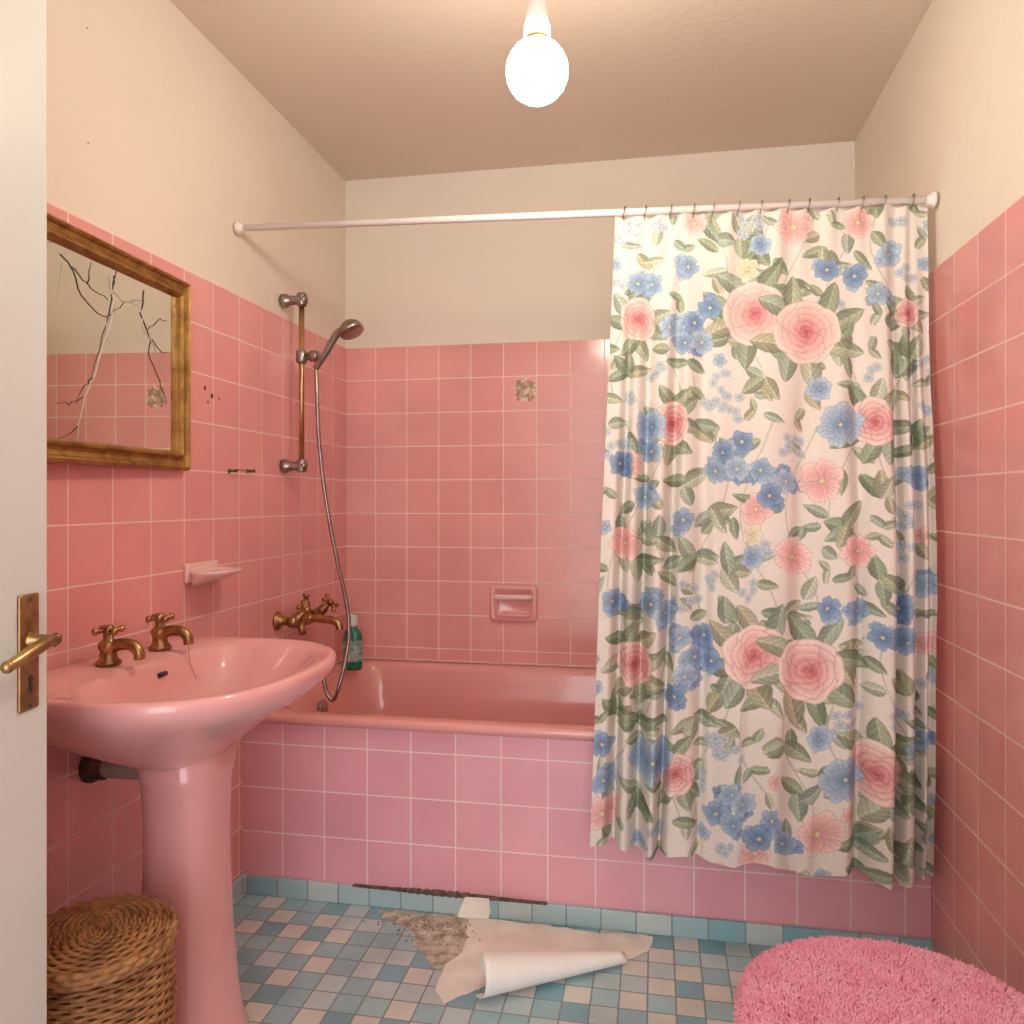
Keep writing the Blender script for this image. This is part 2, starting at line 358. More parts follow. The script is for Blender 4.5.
for cx,cy in ((760,250),(770,385),(845,345),(730,570),(790,620),(715,515),(880,500),(880,580),(650,860),(900,850),(860,840),(790,745),(725,690),(700,560),(640,560),(640,720),(770,700),(905,690),(915,450),(915,360),(720,240),(780,283),(690,490),(660,540),(900,750),(905,800),(630,380),(625,620),(835,250),(618,720),(845,665),(735,620),(750,235),(735,345),(795,290),(700,430),(850,530),(700,720),(805,790),(870,870),(640,790)):
    for k in range(4):
        a=random.random()*6.28; leaf(cx+math.cos(a)*12,cy+math.sin(a)*12,random.uniform(11,16),random.uniform(5.5,8),a+random.uniform(-.4,.4))
for cx,cy in ((718,405),(733,410),(720,738),(735,745),(795,455),(690,600),(620,450),(905,520),(850,720),(760,560),(760,225),(840,300),(700,780)):
    for k in range(7): flower(cx+random.uniform(-13,13),cy+random.uniform(-13,13),5,*PALE)
for r_ in ((762,316,34),(814,334,35),(640,322,26,.7),(877,427,27,.8),(676,428,25,.7),(759,656,33),(813,668,34),(637,664,26,.7),(875,768,32,.9),(681,772,24,.7),(912,315,18,.6)):
    rose(r_[0],r_[1],r_[2],r_[3] if len(r_)>3 else 1)
for cx,cy,R in ((802,226,20),(866,222,17),(825,484,22),(796,560,20),(761,514,17),(823,826,23),(628,548,17),(605,812,18),(858,556,17),(632,470,15),(700,222,14),(760,850,14),(925,645,12)): flower(cx,cy,R,*PKF,n=6)
for cx,cy in ((835,270),(862,277),(884,296),(693,268),(655,285),(700,326),(716,310),(690,347),(674,330),(708,346),(747,446),(728,457),(720,476),(742,472),(766,476),(789,487),(774,502),(655,603),(669,614),(830,608),(858,614),(880,636),(615,605),(708,638),(699,660),(717,660),(690,678),(680,696),(735,788),(750,800),(722,808),(738,818),(775,818),(763,836),(789,838),(900,608),(925,588),(906,640),(895,255),(640,285),(604,745),(606,780),(655,455),(648,500),(622,470),(688,525),(920,740),(915,480),(685,640)):
    for k in range(2):
        a=random.random()*6.28; flower(cx+math.cos(a)*9,cy+math.sin(a)*9,random.uniform(7,9),*random.choice([BL3,BL,BL2]))
    flower(cx,cy,12.5,*random.choice([BL,BL3,BL2]))
for cx,cy,R in ((845,430,23),(656,755,23),(845,776,22),(655,430,17),(825,392,13),(823,734,14),(768,245,12),(757,560,13)):
    flower(cx,cy,R,*BL2,n=6); flower(cx,cy,R*.6,*BL,n=5)
for cx,cy,R in ((755,270,13),(757,538,12)): flower(cx,cy,R,*CRM)
def vac(cx,cy,R):
    o=OCC[region(cx,cy,R)]; return o.size>0 and o.mean()<.12
for i in range(2200):
    cx,cy=random.uniform(590,940),random.uniform(205,885)
    if not vac(cx,cy,12): continue
    q=random.random()
    if q<.5:
        a=random.random()*6.28
        stem([(cx-8*math.cos(a),cy-8*math.sin(a)),(cx,cy),(cx+10*math.cos(a+.3),cy+10*math.sin(a+.3))],.4)
        leaf(cx,cy,10,4.5,a+.5); leaf(cx+9*math.cos(a),cy+9*math.sin(a),8,4,a-.6)
    elif q<.78:
        for k in range(4): flower(cx+random.uniform(-8,8),cy+random.uniform(-8,8),5,*PALE)
    elif q<.9: flower(cx,cy,8,*BL2)
    else: flower(cx,cy,9,*PKF)
C*= (1+.015*np.random.randn(Hc,Wc,1))
C=np.clip(C,0,1); Cl=np.where(C<=0.04045,C/12.92,((C+0.055)/1.055)**2.4)

NS,NT=560,1080
s=np.linspace(0,1,NS)[None,:].repeat(NT,0); t=np.linspace(0,1,NT)[:,None].repeat(NS,1)
xl=-.103-.055*t; xr=.638-.012*t
Xs=xl+(xr-xl)*s
ztop=1.872+(Xs-XL)/(XR-XL)*(1.825-1.872)-.012
zbot=.260-.024*s
prof=np.zeros_like(s)
def crease(s0,w,d,sl=0.,k=0):
    global prof
    prof+= d*np.exp(-((s-s0-sl*t)/w)**2)*(.5+.5*t)
crease(.065,.016,.064,.00); crease(.125,.020,.072,.02); crease(.225,.020,.074,-.015); crease(.30,.026,.036,.03)
crease(.46,.035,.028,.02); crease(.63,.034,.032,-.03); crease(.77,.026,.046,.02); crease(.895,.015,.070,.0); crease(.945,.011,.058,.01); crease(.99,.014,.05)
wave=.012*np.sin(2*np.pi*(3.2*s+.12*np.sin(3*t)))+.007*np.sin(2*np.pi*(7.3*s+.2*t)+1)
pleat=.008*np.sin(2*np.pi*s*12.5)*np.exp(-t*7)
small=.0015*np.sin(40*s+25*t)+.0012*np.sin(70*t+13*s)+.002*np.sin(18*t+9*s)
Ys=(2.012-.100*sm(t*1.6))+(prof-.016)*(.35+.65*sm(t*2.2))+wave*(.35+.65*t)+pleat+small
lim=1.999+.02*np.exp(-t*9)
Ys=lim-np.logaddexp(0,(lim-Ys)*180)/180
Zs=ztop+(zbot-ztop)*t + .010*np.sin(2*np.pi*(4.1*s)+.5)*t + .004*np.cos(2*np.pi*s*12.5)*np.exp(-t*30)
Xs=Xs+.006*np.sin(2*np.pi*s*9+t*4)*t*(s*(1-s)*4)
xlp=615-23*t; px=xlp+(934-xlp)*s; py=(217-14*s)+t*((843-217)+(878-843+14)*s)
ix=np.clip(((px-SX0)*RES).astype(int),0,Wc-1); iy=np.clip(((py-SY0)*RES).astype(int),0,Hc-1)
col=np.ones((NT*NS,4)); col[:,:3]=Cl[iy,ix].reshape(-1,3)
co=np.stack([Xs,Ys,Zs],-1).reshape(-1,3).astype(np.float32)
idx=np.arange(NT*NS).reshape(NT,NS)
fc=np.stack([idx[:-1,:-1],idx[1:,:-1],idx[1:,1:],idx[:-1,1:]],-1).reshape(-1)
me=bpy.data.meshes.new('cloth'); me.vertices.add(NT*NS); me.vertices.foreach_set('co',co.ravel())
nf=len(fc)//4; me.loops.add(len(fc)); me.loops.foreach_set('vertex_index',fc.astype(np.int32)); me.polygons.add(nf); me.polygons.foreach_set('loop_start',np.arange(0,nf*4,4,dtype=np.int32))
me.polygons.foreach_set('use_smooth',np.ones(nf,dtype=bool)); me.update(calc_edges=True); me.validate()
ca=me.color_attributes.new('print','FLOAT_COLOR','POINT'); ca.data.foreach_set('color',col.ravel().astype(np.float32))
m,nt,b=newmat('floral_cotton'); at=nt.nodes.new('ShaderNodeAttribute'); at.attribute_name='print'
wv=nt.nodes.new('ShaderNodeTexNoise'); wv.inputs['Scale'].default_value=250; bp=nt.nodes.new('ShaderNodeBump'); bp.inputs['Strength'].default_value=.15; bp.inputs['Distance'].default_value=.002
nt.links.new(wv.outputs['Fac'],bp.inputs['Height']); nt.links.new(bp.outputs['Normal'],b.inputs['Normal'])
nt.links.new(at.outputs['Color'],b.inputs['Base Color']); b.inputs['Roughness'].default_value=.7
tr=nt.nodes.new('ShaderNodeBsdfTranslucent'); nt.links.new(at.outputs['Color'],tr.inputs['Color']); ms=nt.nodes.new('ShaderNodeMixShader'); ms.inputs[0].default_value=.12
nt.links.new(b.outputs[0],ms.inputs[1]); nt.links.new(tr.outputs[0],ms.inputs[2]); nt.links.new(ms.outputs[0],nt.nodes['Material Output'].inputs[0])
me.materials.append(m)
cur=empty('shower_curtain',(.25,1.97,1.0))
link(bpy.data.objects.new('cloth',me),cur)
for i in range(13):
    sx=(i+.35)/13; x=-.103+(.741)*sx+random.uniform(-.006,.006); zc=zrod(x)-.002
    P=[Vector((x+.003*math.sin(a),YRD+.016*math.cos(a),zc+.017*math.sin(a))) for a in np.linspace(0,2*math.pi,17)]
    tube('ring_%d'%i,P,.0015,M['chrome'],cur,6,smooth_path=False)

# ---------------- mirror
Ym1=1.75; Ym0=1.16; zm0,zm1=1.182,1.645
mir=empty('gilt_wall_mirror',(XLT+.004,Ym1,0)); mir['local']=1; mir.rotation_euler=(0,0,math.radians(2.6))
LW=Ym1-Ym0
def frect(ins,x): return [Vector((x,-LW+ins,zm0+ins)),Vector((x,-ins,zm0+ins)),Vector((x,-ins,zm1-ins)),Vector((x,-LW+ins,zm1-ins))]
pr=[(0,0),(0,.012),(.003,.02),(.008,.024),(.013,.021),(.016,.015),(.026,.012),(.034,.016),(.038,.023),(.043,.024),(.048,.018),(.050,.010),(.052,.006),(.052,0)]
pr=[(a*.88,b_) for a,b_ in pr]
o=loft('frame',[frect(a,b_) for a,b_ in pr],M['gold'],mir,smooth=False,wrap=True)
G=.044
mesh('glass',[(.007,-LW+G,zm0+G),(.007,-G,zm0+G),(.007,-G,zm1-G),(.007,-LW+G,zm1-G)],[(0,1,2,3)],M['mirror'],mir)
mesh('backboard',[(.001,-LW,zm0),(.001,0,zm0),(.001,0,zm1),(.001,-LW,zm1)],[(0,1,2,3)],M['rust'],mir)
def mp(x,y):
    p=survey(x,y,0,XLT+.025); return Vector((.0078,min(-.046,p.y-Ym1),min(zm1-.046,max(zm0+.046,p.z))))
cracks=[('w',.0030,[(110,276),(113,300),(111,322),(99,352),(92,378),(82,398),(76,425),(75,446)]),
('w',.0018,[(112,290),(124,300),(140,306)]),('d',.0013,[(58,254),(72,270),(90,288),(108,300)]),('d',.0012,[(68,264),(80,296),(104,318),(126,303),(146,300)]),
('d',.0010,[(86,284),(90,262)]),('w',.0016,[(104,318),(108,340)]),('d',.0014,[(146,290),(143,312),(154,340),(150,352),(163,380),(170,404)]),
('d',.0010,[(154,340),(166,352),(171,352)]),('d',.0010,[(150,330),(163,318),(171,322)]),('w',.0018,[(141,305),(146,330),(158,350),(166,372)]),
('d',.001,[(82,398),(66,404),(52,402)]),('d',.001,[(92,378),(84,384),(74,404)]),('d',.001,[(76,425),(52,446)]),('w',.001,[(60,262),(54,300)]),('d',.0010,[(112,296),(117,270),(112,262)]),('d',.0010,[(115,276),(112,300),(98,350),(88,384)])]
for i,(k,r,P) in enumerate(cracks):
    Q=[]
    for a,b_ in zip(P[:-1],P[1:]):
        for j in range(4):
            u=j/4; Q.append((a[0]+(b_[0]-a[0])*u+random.uniform(-1,1),a[1]+(b_[1]-a[1])*u+random.uniform(-1.5,1.5)))
    Q.append(P[-1])
    tube('crack_%d'%i,[mp(*q) for q in Q],(lambda f,r=r: r*(.8-.5*f)),M['crackw'] if k=='w' else M['crackd'],mir,5,smooth_path=False)

# ---------------- sink
sink=empty('pedestal_sink',(-.95,1.41,0))
SCX,SCY=-.9,1.41; NA=96
def outl(hx_f,hx_b,hy,z,cx=SCX,cy=SCY,nf=2.4,nb=7):
    P=[]
    for i in range(NA):
        a=2*math.pi*i/NA; c,s_=math.cos(a),math.sin(a)
        n=nf if c>0 else nb; hx=hx_f if c>0 else hx_b
        r=(abs(c)**n+abs(s_)**n)**(-1/n)
        P.append(Vector((cx+hx*r*c,cy+hy*r*s_,z)))
    return P
B=.252
rg=[outl(.07,.10,.085,.59,cx=-.94,cy=1.43,nf=2,nb=2),outl(.085,.13,.11,.603,cx=-.94,cy=1.43,nf=2,nb=2.5),outl(.12,.17,.17,.64,cx=-.93,cy=1.42,nf=2,nb=3),
    outl(.175,.215,.235,.69,cx=-.92,nf=2.2,nb=4),outl(.220,B,.28,.727,cx=-.90,nf=2.3,nb=6),outl(.245,B,.300,.750),outl(.252,B,.307,.766),outl(.251,B,.306,.778),outl(.246,B-.002,.302,.783),outl(.234,B-.012,.292,.784),
    outl(.217,.125,.270,.777,nf=2.4,nb=3.5),outl(.209,.118,.262,.768,nf=2.4,nb=3.2),outl(.188,.108,.240,.735,nf=2.3,nb=3),outl(.15,.09,.19,.69,nf=2.2,nb=2.6),outl(.10,.06,.12,.655,nf=2,nb=2),outl(.03,.03,.03,.645,nf=2,nb=2)]
o=loft('basin',rg,M['ceramic'],sink); 
lathe('drain',(-.9,1.41,.6455),(0,0,1),[(.022,0),(.022,.003),(.014,.004),(.012,.001)],M['chrome'],sink)
def ped(hx,hy,z,cx=-.935): return outl(hx,hx,hy,z,cx=cx,cy=1.44,nf=2.4,nb=2.6)
loft('pedestal',[ped(.112,.112,0),ped(.112,.112,.02),ped(.102,.102,.05),ped(.092,.092,.12),ped(.082,.085,.25),ped(.077,.080,.38),ped(.077,.080,.48),ped(.080,.086,.55),ped(.090,.10,.61)],M['ceramic'],sink)
tube('overflow_slot',[(-1.0085,1.450,.748),(-1.0085,1.474,.748)],.0048,M['dark'],sink,12,smooth_path=False)
def cross(parent,c,up,R=.026,m=M['brass'],tag=''):
    c=Vector(c); d,a,b2=frame_for(up)
    lathe('hub'+tag,c-d*.008,d,[(.009,0),(.011,.004),(.011,.014),(.008,.018),(.001,.019)],m,parent,16)
    for k in range(4):
        an=k*math.pi/2+.5; v=a*math.cos(an)+b2*math.sin(an)
        lathe('arm%s_%d'%(tag,k),c+v*.006,v,[(.005,0),(.004,R*.4),(.0055,R*.65),(.0075,R*.85),(.0065,R*1.05),(.001,R*1.1)],m,parent,12)
def basin_tap(y,tag):
    x=-1.075; z=.783
    lathe('tap_base'+tag,(x,y,z),(0,0,1),[(.024,0),(.024,.005),(.017,.012),(.015,.025),(.019,.032),(.019,.042),(.013,.047),(.010,.051),(.010,.06)],M['brass'],sink,20)
    tube('tap_spout'+tag,[(x,y,z+.03),(x+.025,y,z+.04),(x+.052,y-.002,z+.04),(x+.068,y-.002,z+.028),(x+.071,y-.002,z+.012)],lambda f:.0125-.002*f,M['brass'],sink,14)
    cross(sink,(x,y,z+.067),(0,0,1),tag=tag,R=.023)
basin_tap(1.385,'_cold'); basin_tap(1.55,'_hot')
tube('water_drip',[(-1.004,1.548,.793),(-1.003,1.548,.76),(-.998,1.548,.745),(-.985,1.547,.72)],.0008,M['drip'],sink,6)
tube('waste_pipe',[(XLT+.005,1.43,.56),(-1.05,1.43,.56),(-.99,1.43,.57)],.021,M['pipe'],sink,16)
lathe('waste_collar',(XLT+.002,1.43,.56),(1,0,0),[(.034,0),(.034,.01),(.028,.016),(.027,.035),(.022,.037)],M['rust'],sink)
tube('valve_pipe',[(XLT+.003,1.47,.60),(-1.12,1.47,.60),(-1.11,1.47,.62),(-1.11,1.47,.72)],.007,M['rust'],sink,10)
lathe('valve_knob',(-1.12,1.47,.60),(1,-.2,0),[(.012,0),(.012,.02),(.018,.022),(.018,.034),(.001,.036)],M['rust'],sink)

# ---------------- soap dishes
p=survey(206,572,0,XLT); p.y-=.03
sd=empty('wall_soap_dish',p)
def dr(z,sx,sy): 
    return [Vector((XLT+sx*(.5+.5*math.cos(a)), p.y+sy*math.copysign(abs(math.sin(a))**.7,math.sin(a)), z)) for a in np.linspace(0,2*math.pi,41)[:-1]]
zc=p.z
loft('dish',[dr(zc-.030,.02,.05),dr(zc-.016,.05,.06),dr(zc-.002,.09,.072),dr(zc+.004,.10,.078),dr(zc+.010,.10,.078),dr(zc+.011,.094,.072),dr(zc+.006,.085,.066),dr(zc+.004,.05,.03)],M['ceramic_pale'],sd)
box('dish_back',XLT+.0005,XLT+.012,p.y-.07,p.y+.07,zc-.02,zc+.030,M['ceramic_pale'],sd,bevel=.005)

p=survey(514,603,1,YBT); sd=empty('recessed_soap_dish',p)
def rr2(hw,hh,y,rad): 
    return [Vector((q.x,y,q.y)) for q in rrect(p.x-hw,p.x+hw,p.z-hh,p.z+hh,rad,0,6)]
Yw=YBT
loft('surround',[rr2(.088,.066,Yw-.0005,.016),rr2(.088,.066,Yw-.012,.016),rr2(.082,.060,Yw-.020,.016),rr2(.072,.05,Yw-.019,.012),rr2(.066,.044,Yw-.010,.012),rr2(.05,.03,Yw-.003,.01)],M['enamel'],sd)
tube('grip_bar',[(p.x-.064,Yw-.014,p.z+.022),(p.x-.05,Yw-.03,p.z+.024),(p.x+.05,Yw-.03,p.z+.024),(p.x+.064,Yw-.014,p.z+.022)],.010,M['ceramic_pale'],sd,12)
box('tray',p.x-.064,p.x+.064,Yw-.034,Yw-.008,p.z-.047,p.z-.036,M['enamel'],sd,bevel=.004)

# ---------------- shower set
sh=empty('hand_shower_set',(-1.1,2.28,1.4))
sx,sy=-1.09,2.28; zt,zb=1.11+200*2.44/780,1.11+34*2.44/780
tube('rail',[(sx,sy,zb-.02),(sx,sy,zt+.02)],.0085,M['brassrail'],sh,16,smooth_path=False)
for tg,z in (('top',zt),('bottom',zb)):
    lathe('bracket_'+tg,(XLT+.0005,sy,z),(1,0,0),[(.022,0),(.022,.015),(.016,.022),(.014,.045),(.016,.075),(.013,.08),(.001,.082)],M['chrome'],sh)
    lathe('bracket_cap_'+tg,(sx,sy,z-.02),(0,0,1),[(.014,0),(.016,.005),(.016,.035),(.014,.04),(.001,.041)],M['chrome'],sh)
zs=1.11+143*2.44/780
lathe('slider',(sx,sy,zs-.02),(0,0,1),[(.015,0),(.018,.005),(.018,.035),(.015,.04),(.001,.041)],M['chrome'],sh)
lathe('holder',(sx,sy,zs),(1,-.1,0),[(.012,0),(.012,.03),(.018,.034),(.018,.055),(.014,.06),(.001,.06)],M['chrome'],sh)
hb=survey(316,368,1,2.27); ht=survey(342,331,1,2.25)
tube('handle',[hb,hb+(ht-hb)*.4+Vector((0,0,.004)),hb+(ht-hb)*.8+Vector((0,0,.012)),ht+Vector((.015,0,.008))],lambda f:.0095+.004*f,M['chrome'],sh,16)
hd=Vector((.45,-.15,-.85)).normalized()
lathe('shower_head',ht+Vector((.022,0,.018)),hd,[(.008,-.012),(.022,-.006),(.034,.006),(.038,.02),(.038,.028),(.034,.031),(.001,.032)],M['chrome'],sh,32)
hose=[hb,survey(317,395,1,2.26),survey(319,440,1,2.26),survey(326,500,1,2.28),survey(337,560,1,2.30),survey(346,600,1,2.32),survey(349,632,1,2.32),survey(345,662,1,2.28),survey(339,686,1,2.26),survey(333,700,1,2.26),survey(326,690,1,2.26),survey(322,665,1,2.27),survey(320,640,1,2.28)]
tube('hose',hose,.0062,M['chrome'],sh,10,n=26,rib=1)

mx=empty('bath_mixer_tap',(-1.1,2.28,.74))
zmx=.735; MY=.045
for tg,y in (('a',2.20+MY),('b',2.38+MY)):
    lathe('flange_'+tg,(XLT+.0005,y,zmx),(1,0,0),[(.03,0),(.028,.006),(.016,.012),(.013,.03),(.015,.05)],M['brass'],mx)
    lathe('valve_'+tg,(-1.10,y,zmx),(.75,0,.65),[(.016,-.01),(.018,.01),(.014,.03),(.009,.036),(.009,.05)],M['brass'],mx)
    cross(mx,Vector((-1.10,y,zmx))+Vector((.75,0,.65)).normalized()*.056,(.75,0,.65),R=.03,tag='_'+tg)
tube('body',[(-1.10,2.18+MY,zmx),(-1.10,2.25+MY,zmx-.002),(-1.10,2.33+MY,zmx-.002),(-1.10,2.40+MY,zmx)],lambda f:.016+.007*math.sin(f*math.pi),M['brass'],mx,18)
tube('spout',[(-1.095,2.29+MY,zmx),(-1.05,2.29+MY,zmx-.005),(-1.01,2.29+MY,zmx-.008),(-.99,2.29+MY,zmx-.02),(-.987,2.29+MY,zmx-.035)],.0125,M['brass'],mx,16)
lathe('diverter',(-1.10,2.29+MY,zmx+.015),(0,0,1),[(.012,0),(.012,.03),(.008,.035),(.008,.05),(.012,.052),(.012,.06),(.001,.062)],M['brass'],mx)
tube('hose_nut',[(-1.08,2.27,zmx-.045),(-1.09,2.27,zmx-.005)],.011,M['brass'],mx,10,smooth_path=False)

# bottle
bc=Vector((-1.05,2.60,zr+.0015)); bo=empty('shampoo_bottle',bc)
def bel(hx,hy,z): return [bc+Vector((hx*math.cos(a),hy*math.sin(a),z)) for a in np.linspace(0,2*math.pi,33)[:-1]]
loft('body',[bel(.030,.02,0),bel(.034,.023,.006),bel(.035,.024,.06),bel(.034,.023,.115),bel(.029,.02,.135),bel(.014,.013,.148),bel(.013,.013,.155)],M['green'],bo)
loft('cap',[bel(.016,.016,.153),bel(.017,.017,.158),bel(.016,.016,.188),bel(.013,.013,.193)],M['cap'],bo)
loft('label',[bel(.0356,.0246,.03),bel(.0356,.0246,.105)],M['label'],bo,cap0=False,cap1=False)

# ---------------- bulb
bc=Vector((-.225,1.484,1.934)); bu=empty('pendant_bulb',bc)
ball('globe',bc,.06,M['bulb'],bu,seg=32)
lathe('screw_cap',bc+Vector((0,0,.056)),(0,0,1),[(.021,0),(.022,.004),(.022,.012),(.018,.014)],M['brass'],bu)
lathe('lamp_holder',bc+Vector((0,0,.066)),(0,0,1),[(.024,0),(.026,.003),(.026,.02),(.022,.035),(.019,.06),(.014,.075),(.006,.085),(.001,.086)],M['white'],bu)
tube('cord',[bc+Vector((0,0,.14)),Vector((bc.x,bc.y,ZC-.002))],.0035,M['white'],bu,8,smooth_path=False)
lathe('ceiling_rose',Vector((bc.x,bc.y,ZC-.0005)),(0,0,-1),[(.045,0),(.045,.008),(.03,.022),(.01,.03),(.001,.031)],M['white'],bu)

# ---------------- door
dirv=Vector((-.128,.845,0)); DL=dirv.length
door=empty('door_1',(-.70,.10,0)); door['local']=1; door.rotation_euler=(0,0,math.atan2(dirv.y,dirv.x))
box('slab',0,DL,0,.042,.008,2.05,M['white'],door,bevel=.003)
ps,pz=.811,.908
def lrr(hw,hh,y,rad): return [Vector((q.x,y,q.y)) for q in rrect(ps-hw,ps+hw,pz-hh,pz+hh,rad,0,4)]
loft('lock_plate',[lrr(.020,.077,-.0003,.003),lrr(.020,.077,-.003,.003),lrr(.0175,.0745,-.0045,.002)],M['brass'],door)
lathe('spindle',(ps,-.004,.924),(0,-1,0),[(.012,0),(.012,.004),(.008,.008),(.0075,.030),(.009,.034)],M['brass'],door)
tube('lever',[(ps+.004,-.037,.925),(ps-.015,-.039,.925),(ps-.040,-.040,.921),(ps-.07,-.040,.914),(ps-.092,-.038,.908)],lambda f:.0068+.0018*math.sin(f*3.1),M['brass'],door,14)
ball('lever_end',(ps-.093,-.038,.908),.0078,M['brass'],door); ball('lever_elbow',(ps+.002,-.037,.925),.0085,M['brass'],door)
lathe('keyhole',(ps,-.0046,pz-.035),(0,-1,0),[(.0045,0),(.0045,.0006)],M['dark'],door,12)
box('keyhole_slot',ps-.002,ps+.002,-.0056,-.0046,pz-.052,pz-.036,M['dark'],door)
for i,z in enumerate((-.07,.07)): lathe('plate_screw_%d'%i,(ps,-.0045,pz+z),(0,-1,0),[(.0035,0),(.0025,.0012)],M['rust'],door,10)

# ---------------- basket
bk=Vector((-.89,1.118,0)); ba=empty('wicker_basket',bk)
def weave(name,rows,N,tr,par=ba,m=M['wicker']):
    V=[];Fc=[];SEG=200;T=6
    for k,(R,z,ax,az) in enumerate(rows):
        b0=len(V)
        for i in range(SEG):
            ph=2*math.pi*i/SEG; md=math.cos(N/2*ph+math.pi*k)
            r=R+ax*md; zz=z+az*md
            for j in range(T):
                q=2*math.pi*j/T; rr=r+tr*math.cos(q); V.append((bk.x+rr*math.cos(ph),bk.y+rr*math.sin(ph),zz+tr*1.05*math.sin(q)))
        for i in range(SEG):
            for j in range(T):
                a=b0+i*T+j; b_=b0+i*T+(j+1)%T; c=b0+((i+1)%SEG)*T+(j+1)%T; d=b0+((i+1)%SEG)*T+j; Fc.append((a,b_,c,d))
    return mesh(name,V,Fc,m,par,True)
zt_=.385
def rb(z): return .096+.018*math.sin((z/zt_)*2.2)
weave('side_weave',[(rb(z),z,.0026,0) for z in np.arange(.008,zt_,.0074)],40,.0037)
for i in range(40):
    a=2*math.pi*(i+.5)/40
    tube('stake_%d'%i,[(bk.x+rb(z)*math.cos(a),bk.y+rb(z)*math.sin(a),z) for z in (.0,.12,.25,.375)],.0026,M['wicker'],ba,6,n=3)
weave('rim',[(.116,.391,.002,.002),(.118,.399,.002,.002),(.116,.407,.002,.002)],56,.0055)
weave('lid_weave',[(R,.405+.012*(1-(R/.12)**2),0,.0024) for R in np.arange(.006,.116,.0064)],28,.0036)
for i in range(28):
    a=2*math.pi*(i+.5)/28
    tube('spoke_%d'%i,[(bk.x+R*math.cos(a),bk.y+R*math.sin(a),.405+.012*(1-(R/.12)**2)) for R in (.012,.05,.09,.114)],.0024,M['wicker'],ba,6,n=3)
lathe('inner_liner',bk+Vector((0,0,.004)),(0,0,1),[(.09,0),(.102,.2),(.108,.37),(.001,.395)],M['rust'],ba)

# ---------------- toilet with fluffy lid
tc=Vector((.30,1.04,0)); to=empty('toilet',tc)
def tel(hxm,hxp,hy,z,n=2.2,cx=0):
    P=[]
    for a in np.linspace(0,2*math.pi,65)[:-1]:
        c,s_=math.cos(a),math.sin(a); r=(abs(c)**n+abs(s_)**n)**(-1/n); P.append(Vector((tc.x+cx+(hxp if c>0 else hxm)*r*c,tc.y+hy*r*s_,z)))
    return P
loft('bowl',[tel(.10,.22,.11,0),tel(.10,.22,.11,.03),tel(.085,.20,.095,.10),tel(.10,.2,.11,.2),tel(.15,.2,.15,.3),tel(.175,.2,.172,.37),tel(.178,.2,.176,.385),tel(.16,.19,.16,.39)],M['ceramic'],to)
loft('seat',[tel(.182,.19,.18,.3905),tel(.186,.19,.184,.398),tel(.182,.19,.18,.408)],M['ceramic'],to)
loft('lid_cover_base',[tel(.175,.175,.172,.4085),tel(.188,.185,.186,.42),tel(.192,.188,.19,.438),tel(.184,.182,.182,.456),tel(.16,.16,.158,.466),tel(.10,.10,.10,.471),tel(.01,.01,.01,.473)],M['fluff'],to)
V=[];Fc=[]
rings=[(0,.473),(.10,.471),(.16,.466),(.184,.456),(.192,.438),(.188,.42),(.178,.41)]
rs=np.array([r for r,_ in rings]); zs_=np.array([z for _,z in rings]); arc=np.concatenate([[0],np.cumsum(np.hypot(np.diff(rs),np.diff(zs_)))])
for i in range(30000):
    while True:
        q=random.random()*arc[-1]; R=np.interp(q,arc,rs)
        if random.random()<R/.19+.02: break
    z=np.interp(q,arc,zs_); a=random.random()*6.283
    c,s_=math.cos(a),math.sin(a); n=2.2; k=(abs(c)**n+abs(s_)**n)**(-1/n)
    P=Vector((tc.x+R*k*c,tc.y+R*.99*k*s_,z))
    q2=min(q+.004,arc[-1]); q1=max(q-.004,0); dR=np.interp(q2,arc,rs)-np.interp(q1,arc,rs); dz=np.interp(q2,arc,zs_)-np.interp(q1,arc,zs_)
    cl=math.sin(P.x*240+math.sin(P.y*170)*2)*math.sin(P.y*230+math.sin(P.x*150)*2)
    nrm=Vector((-dz*c,-dz*s_,dR)).normalized()+Vector((random.gauss(0,.3)+.5*cl,random.gauss(0,.3)-.4*cl,random.gauss(0,.2)))
    nrm.normalize(); h=random.uniform(.007,.011)*(1+.25*cl); w=.0017
    _,A,Bv=frame_for(nrm); b0=len(V)
    for j in range(3):
        an=j*2.094+a; V.append(P-nrm*.002+(A*math.cos(an)+Bv*math.sin(an))*w)
    for j in range(3):
        an=j*2.094+a; V.append(P+nrm*h*.7+(A*math.cos(an)+Bv*math.sin(an))*w)
    V.append(P+nrm*h+Vector((random.gauss(0,.001),random.gauss(0,.001),0)))
    for j in range(3):
        jj=(j+1)%3; Fc.append((b0+j,b0+jj,b0+3+jj,b0+3+j)); Fc.append((b0+3+j,b0+3+jj,b0+6))
mesh('fluff_pile',V,Fc,M['fluff'],to,True)
box('cistern',.515,XRT-.002,tc.y-.18,tc.y+.175,.40,.78,M['ceramic'],to,bevel=.02)
box('cistern_lid',.508,XRT-.001,tc.y-.185,tc.y+.18,.781,.81,M['ceramic'],to,bevel=.01)
box('cistern_neck',.44,XRT-.002,tc.y-.09,tc.y+.09,.18,.402,M['ceramic'],to,bevel=.02)

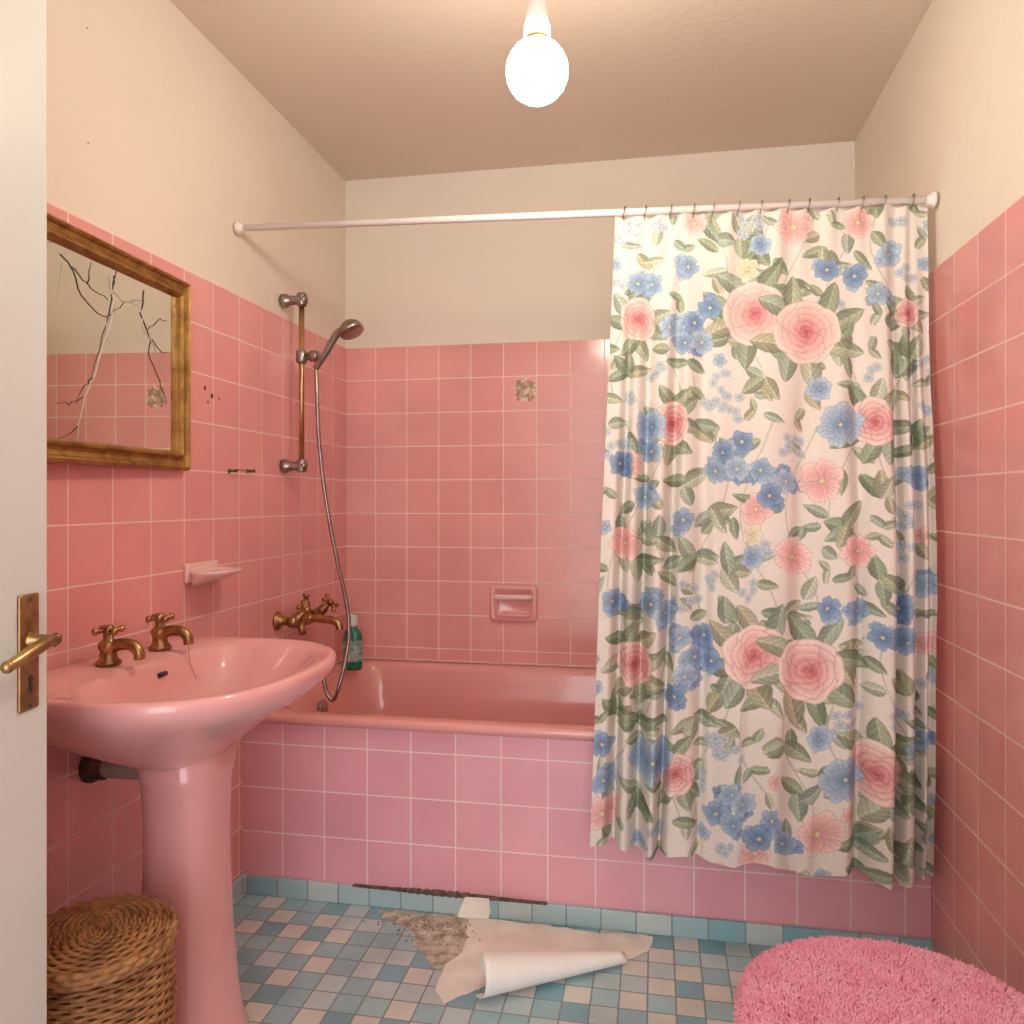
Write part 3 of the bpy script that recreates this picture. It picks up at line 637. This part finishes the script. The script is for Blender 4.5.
# ---------------- torn vinyl
tv=empty('torn_vinyl_sheet',(-.25,1.9,0))
def poly(name,P,z,m,par,thick=.0015,jag=.006):
    Q=[]
    for a,b_ in zip(P,P[1:]+P[:1]):
        n=max(2,int(math.hypot(b_[0]-a[0],b_[1]-a[1])/.02))
        for k in range(n):
            u=k/n; Q.append((a[0]+(b_[0]-a[0])*u+random.uniform(-jag,jag),min(2.021,a[1]+(b_[1]-a[1])*u+random.uniform(-jag,jag))))
    n=len(Q); V=[(x,y,z) for x,y in Q]+[(x,y,z+thick) for x,y in Q]
    Fc=[tuple(range(n)),tuple(range(n,2*n))]+[(i,(i+1)%n,n+(i+1)%n,n+i) for i in range(n)]
    return fixn(mesh(name,V,Fc,m,par))
sub=poly('exposed_subfloor',[(-.74,2.005),(-.69,1.96),(-.62,1.925),(-.585,1.86),(-.51,1.79),(-.44,1.82),(-.42,1.95),(-.42,2.02),(-.5,2.02),(-.6,2.018)],.0003,M['substrate'],None,.001,.012)
poly('flat_piece',[(-.485,2.018),(-.40,2.018),(-.38,2.015),(-.25,2.010),(-.12,2.0),(-.035,2.02),(-.005,2.01),(-.015,1.945),(-.075,1.895),(-.385,1.735),(-.46,1.66),(-.488,1.70),(-.495,1.80),(-.465,1.86),(-.475,1.93)],.0016,M['backing'],tv,.0015,.004)
sv=[(-.525,2.0215,.002),(-.51,2.0215,.028),(-.50,2.0215,.052),(-.435,2.0215,.054),(-.43,2.0215,.02),(-.435,2.015,.004),(-.47,2.0,.004),(-.52,2.01,.003)]
fixn(mesh('upright_scrap',sv+[(x,y-.0012,z+.001) for x,y,z in sv],[tuple(range(8)),tuple(range(8,16))]+[(i,(i+1)%8,8+(i+1)%8,8+i) for i in range(8)],M['backing'],tv))
A=Vector((-.385,1.700,0)); Bq=Vector((-.07,1.885,0)); ax=(Bq-A).normalized(); nb=Vector((ax.y,-ax.x,0))
V=[];Fc=[];NU,NV=24,70
for i in range(NU+1):
    u=i/NU; c=A+(Bq-A)*u; R0=.048*(1-u)+.014*u
    for j in range(NV+1):
        w=j/NV; an=-math.pi/2+w*(2*math.pi*1.15); R=R0*(1-.16*w)
        V.append(tuple(c+nb*(R*math.cos(an)*1.05)+Vector((0,0,R0+.004+R*math.sin(an)*.95))+ax*(.04*(w-.3)*(1-u)-.02*u*w)))
for i in range(NU):
    for j in range(NV):
        a=i*(NV+1)+j; Fc.append((a,a+1,a+NV+2,a+NV+1))
o=mesh('rolled_edge',V,Fc,M['backing2'],tv,True); so=o.modifiers.new('s','SOLIDIFY'); so.thickness=.0018; so.offset=1
V=[];Fc=[]
for i in range(320):
    x=-.59+random.gauss(0,.06); y=1.95+random.gauss(0,.04)
    if y>2.01: y=2.01-random.random()*.04
    rr=random.choice([.0012,.0016,.002,.003,.004]) ; b0=len(V)
    for dx,dy,dz in ((1,0,.5),(0,1,.5),(-1,0,.5),(0,-1,.5),(0,0,1.1),(0,0,0)):
        V.append((x+dx*rr*random.uniform(.6,1.2),y+dy*rr*random.uniform(.6,1.2),.0014+dz*rr))
    for a,b_,c in ((0,1,4),(1,2,4),(2,3,4),(3,0,4),(1,0,5),(2,1,5),(3,2,5),(0,3,5)): Fc.append((b0+a,b0+b_,b0+c))
mesh('plaster_debris',V,Fc,M['crumb'])

# ---------------- world + camera
w=bpy.data.worlds.new('World'); sc.world=w; w.use_nodes=True
bg=w.node_tree.nodes['Background']; bg.inputs[0].default_value=(.95,.98,1.0,1); bg.inputs[1].default_value=4.1
cd=bpy.data.cameras.new('camera'); cd.sensor_width=36; cd.lens=36*F/1024; cd.shift_y=-12/1024; cd.clip_start=.02
co_=bpy.data.objects.new('camera',cd); co_.location=(0,0,H0); co_.rotation_euler=(math.pi/2,0,TH); sc.collection.objects.link(co_); sc.camera=co_
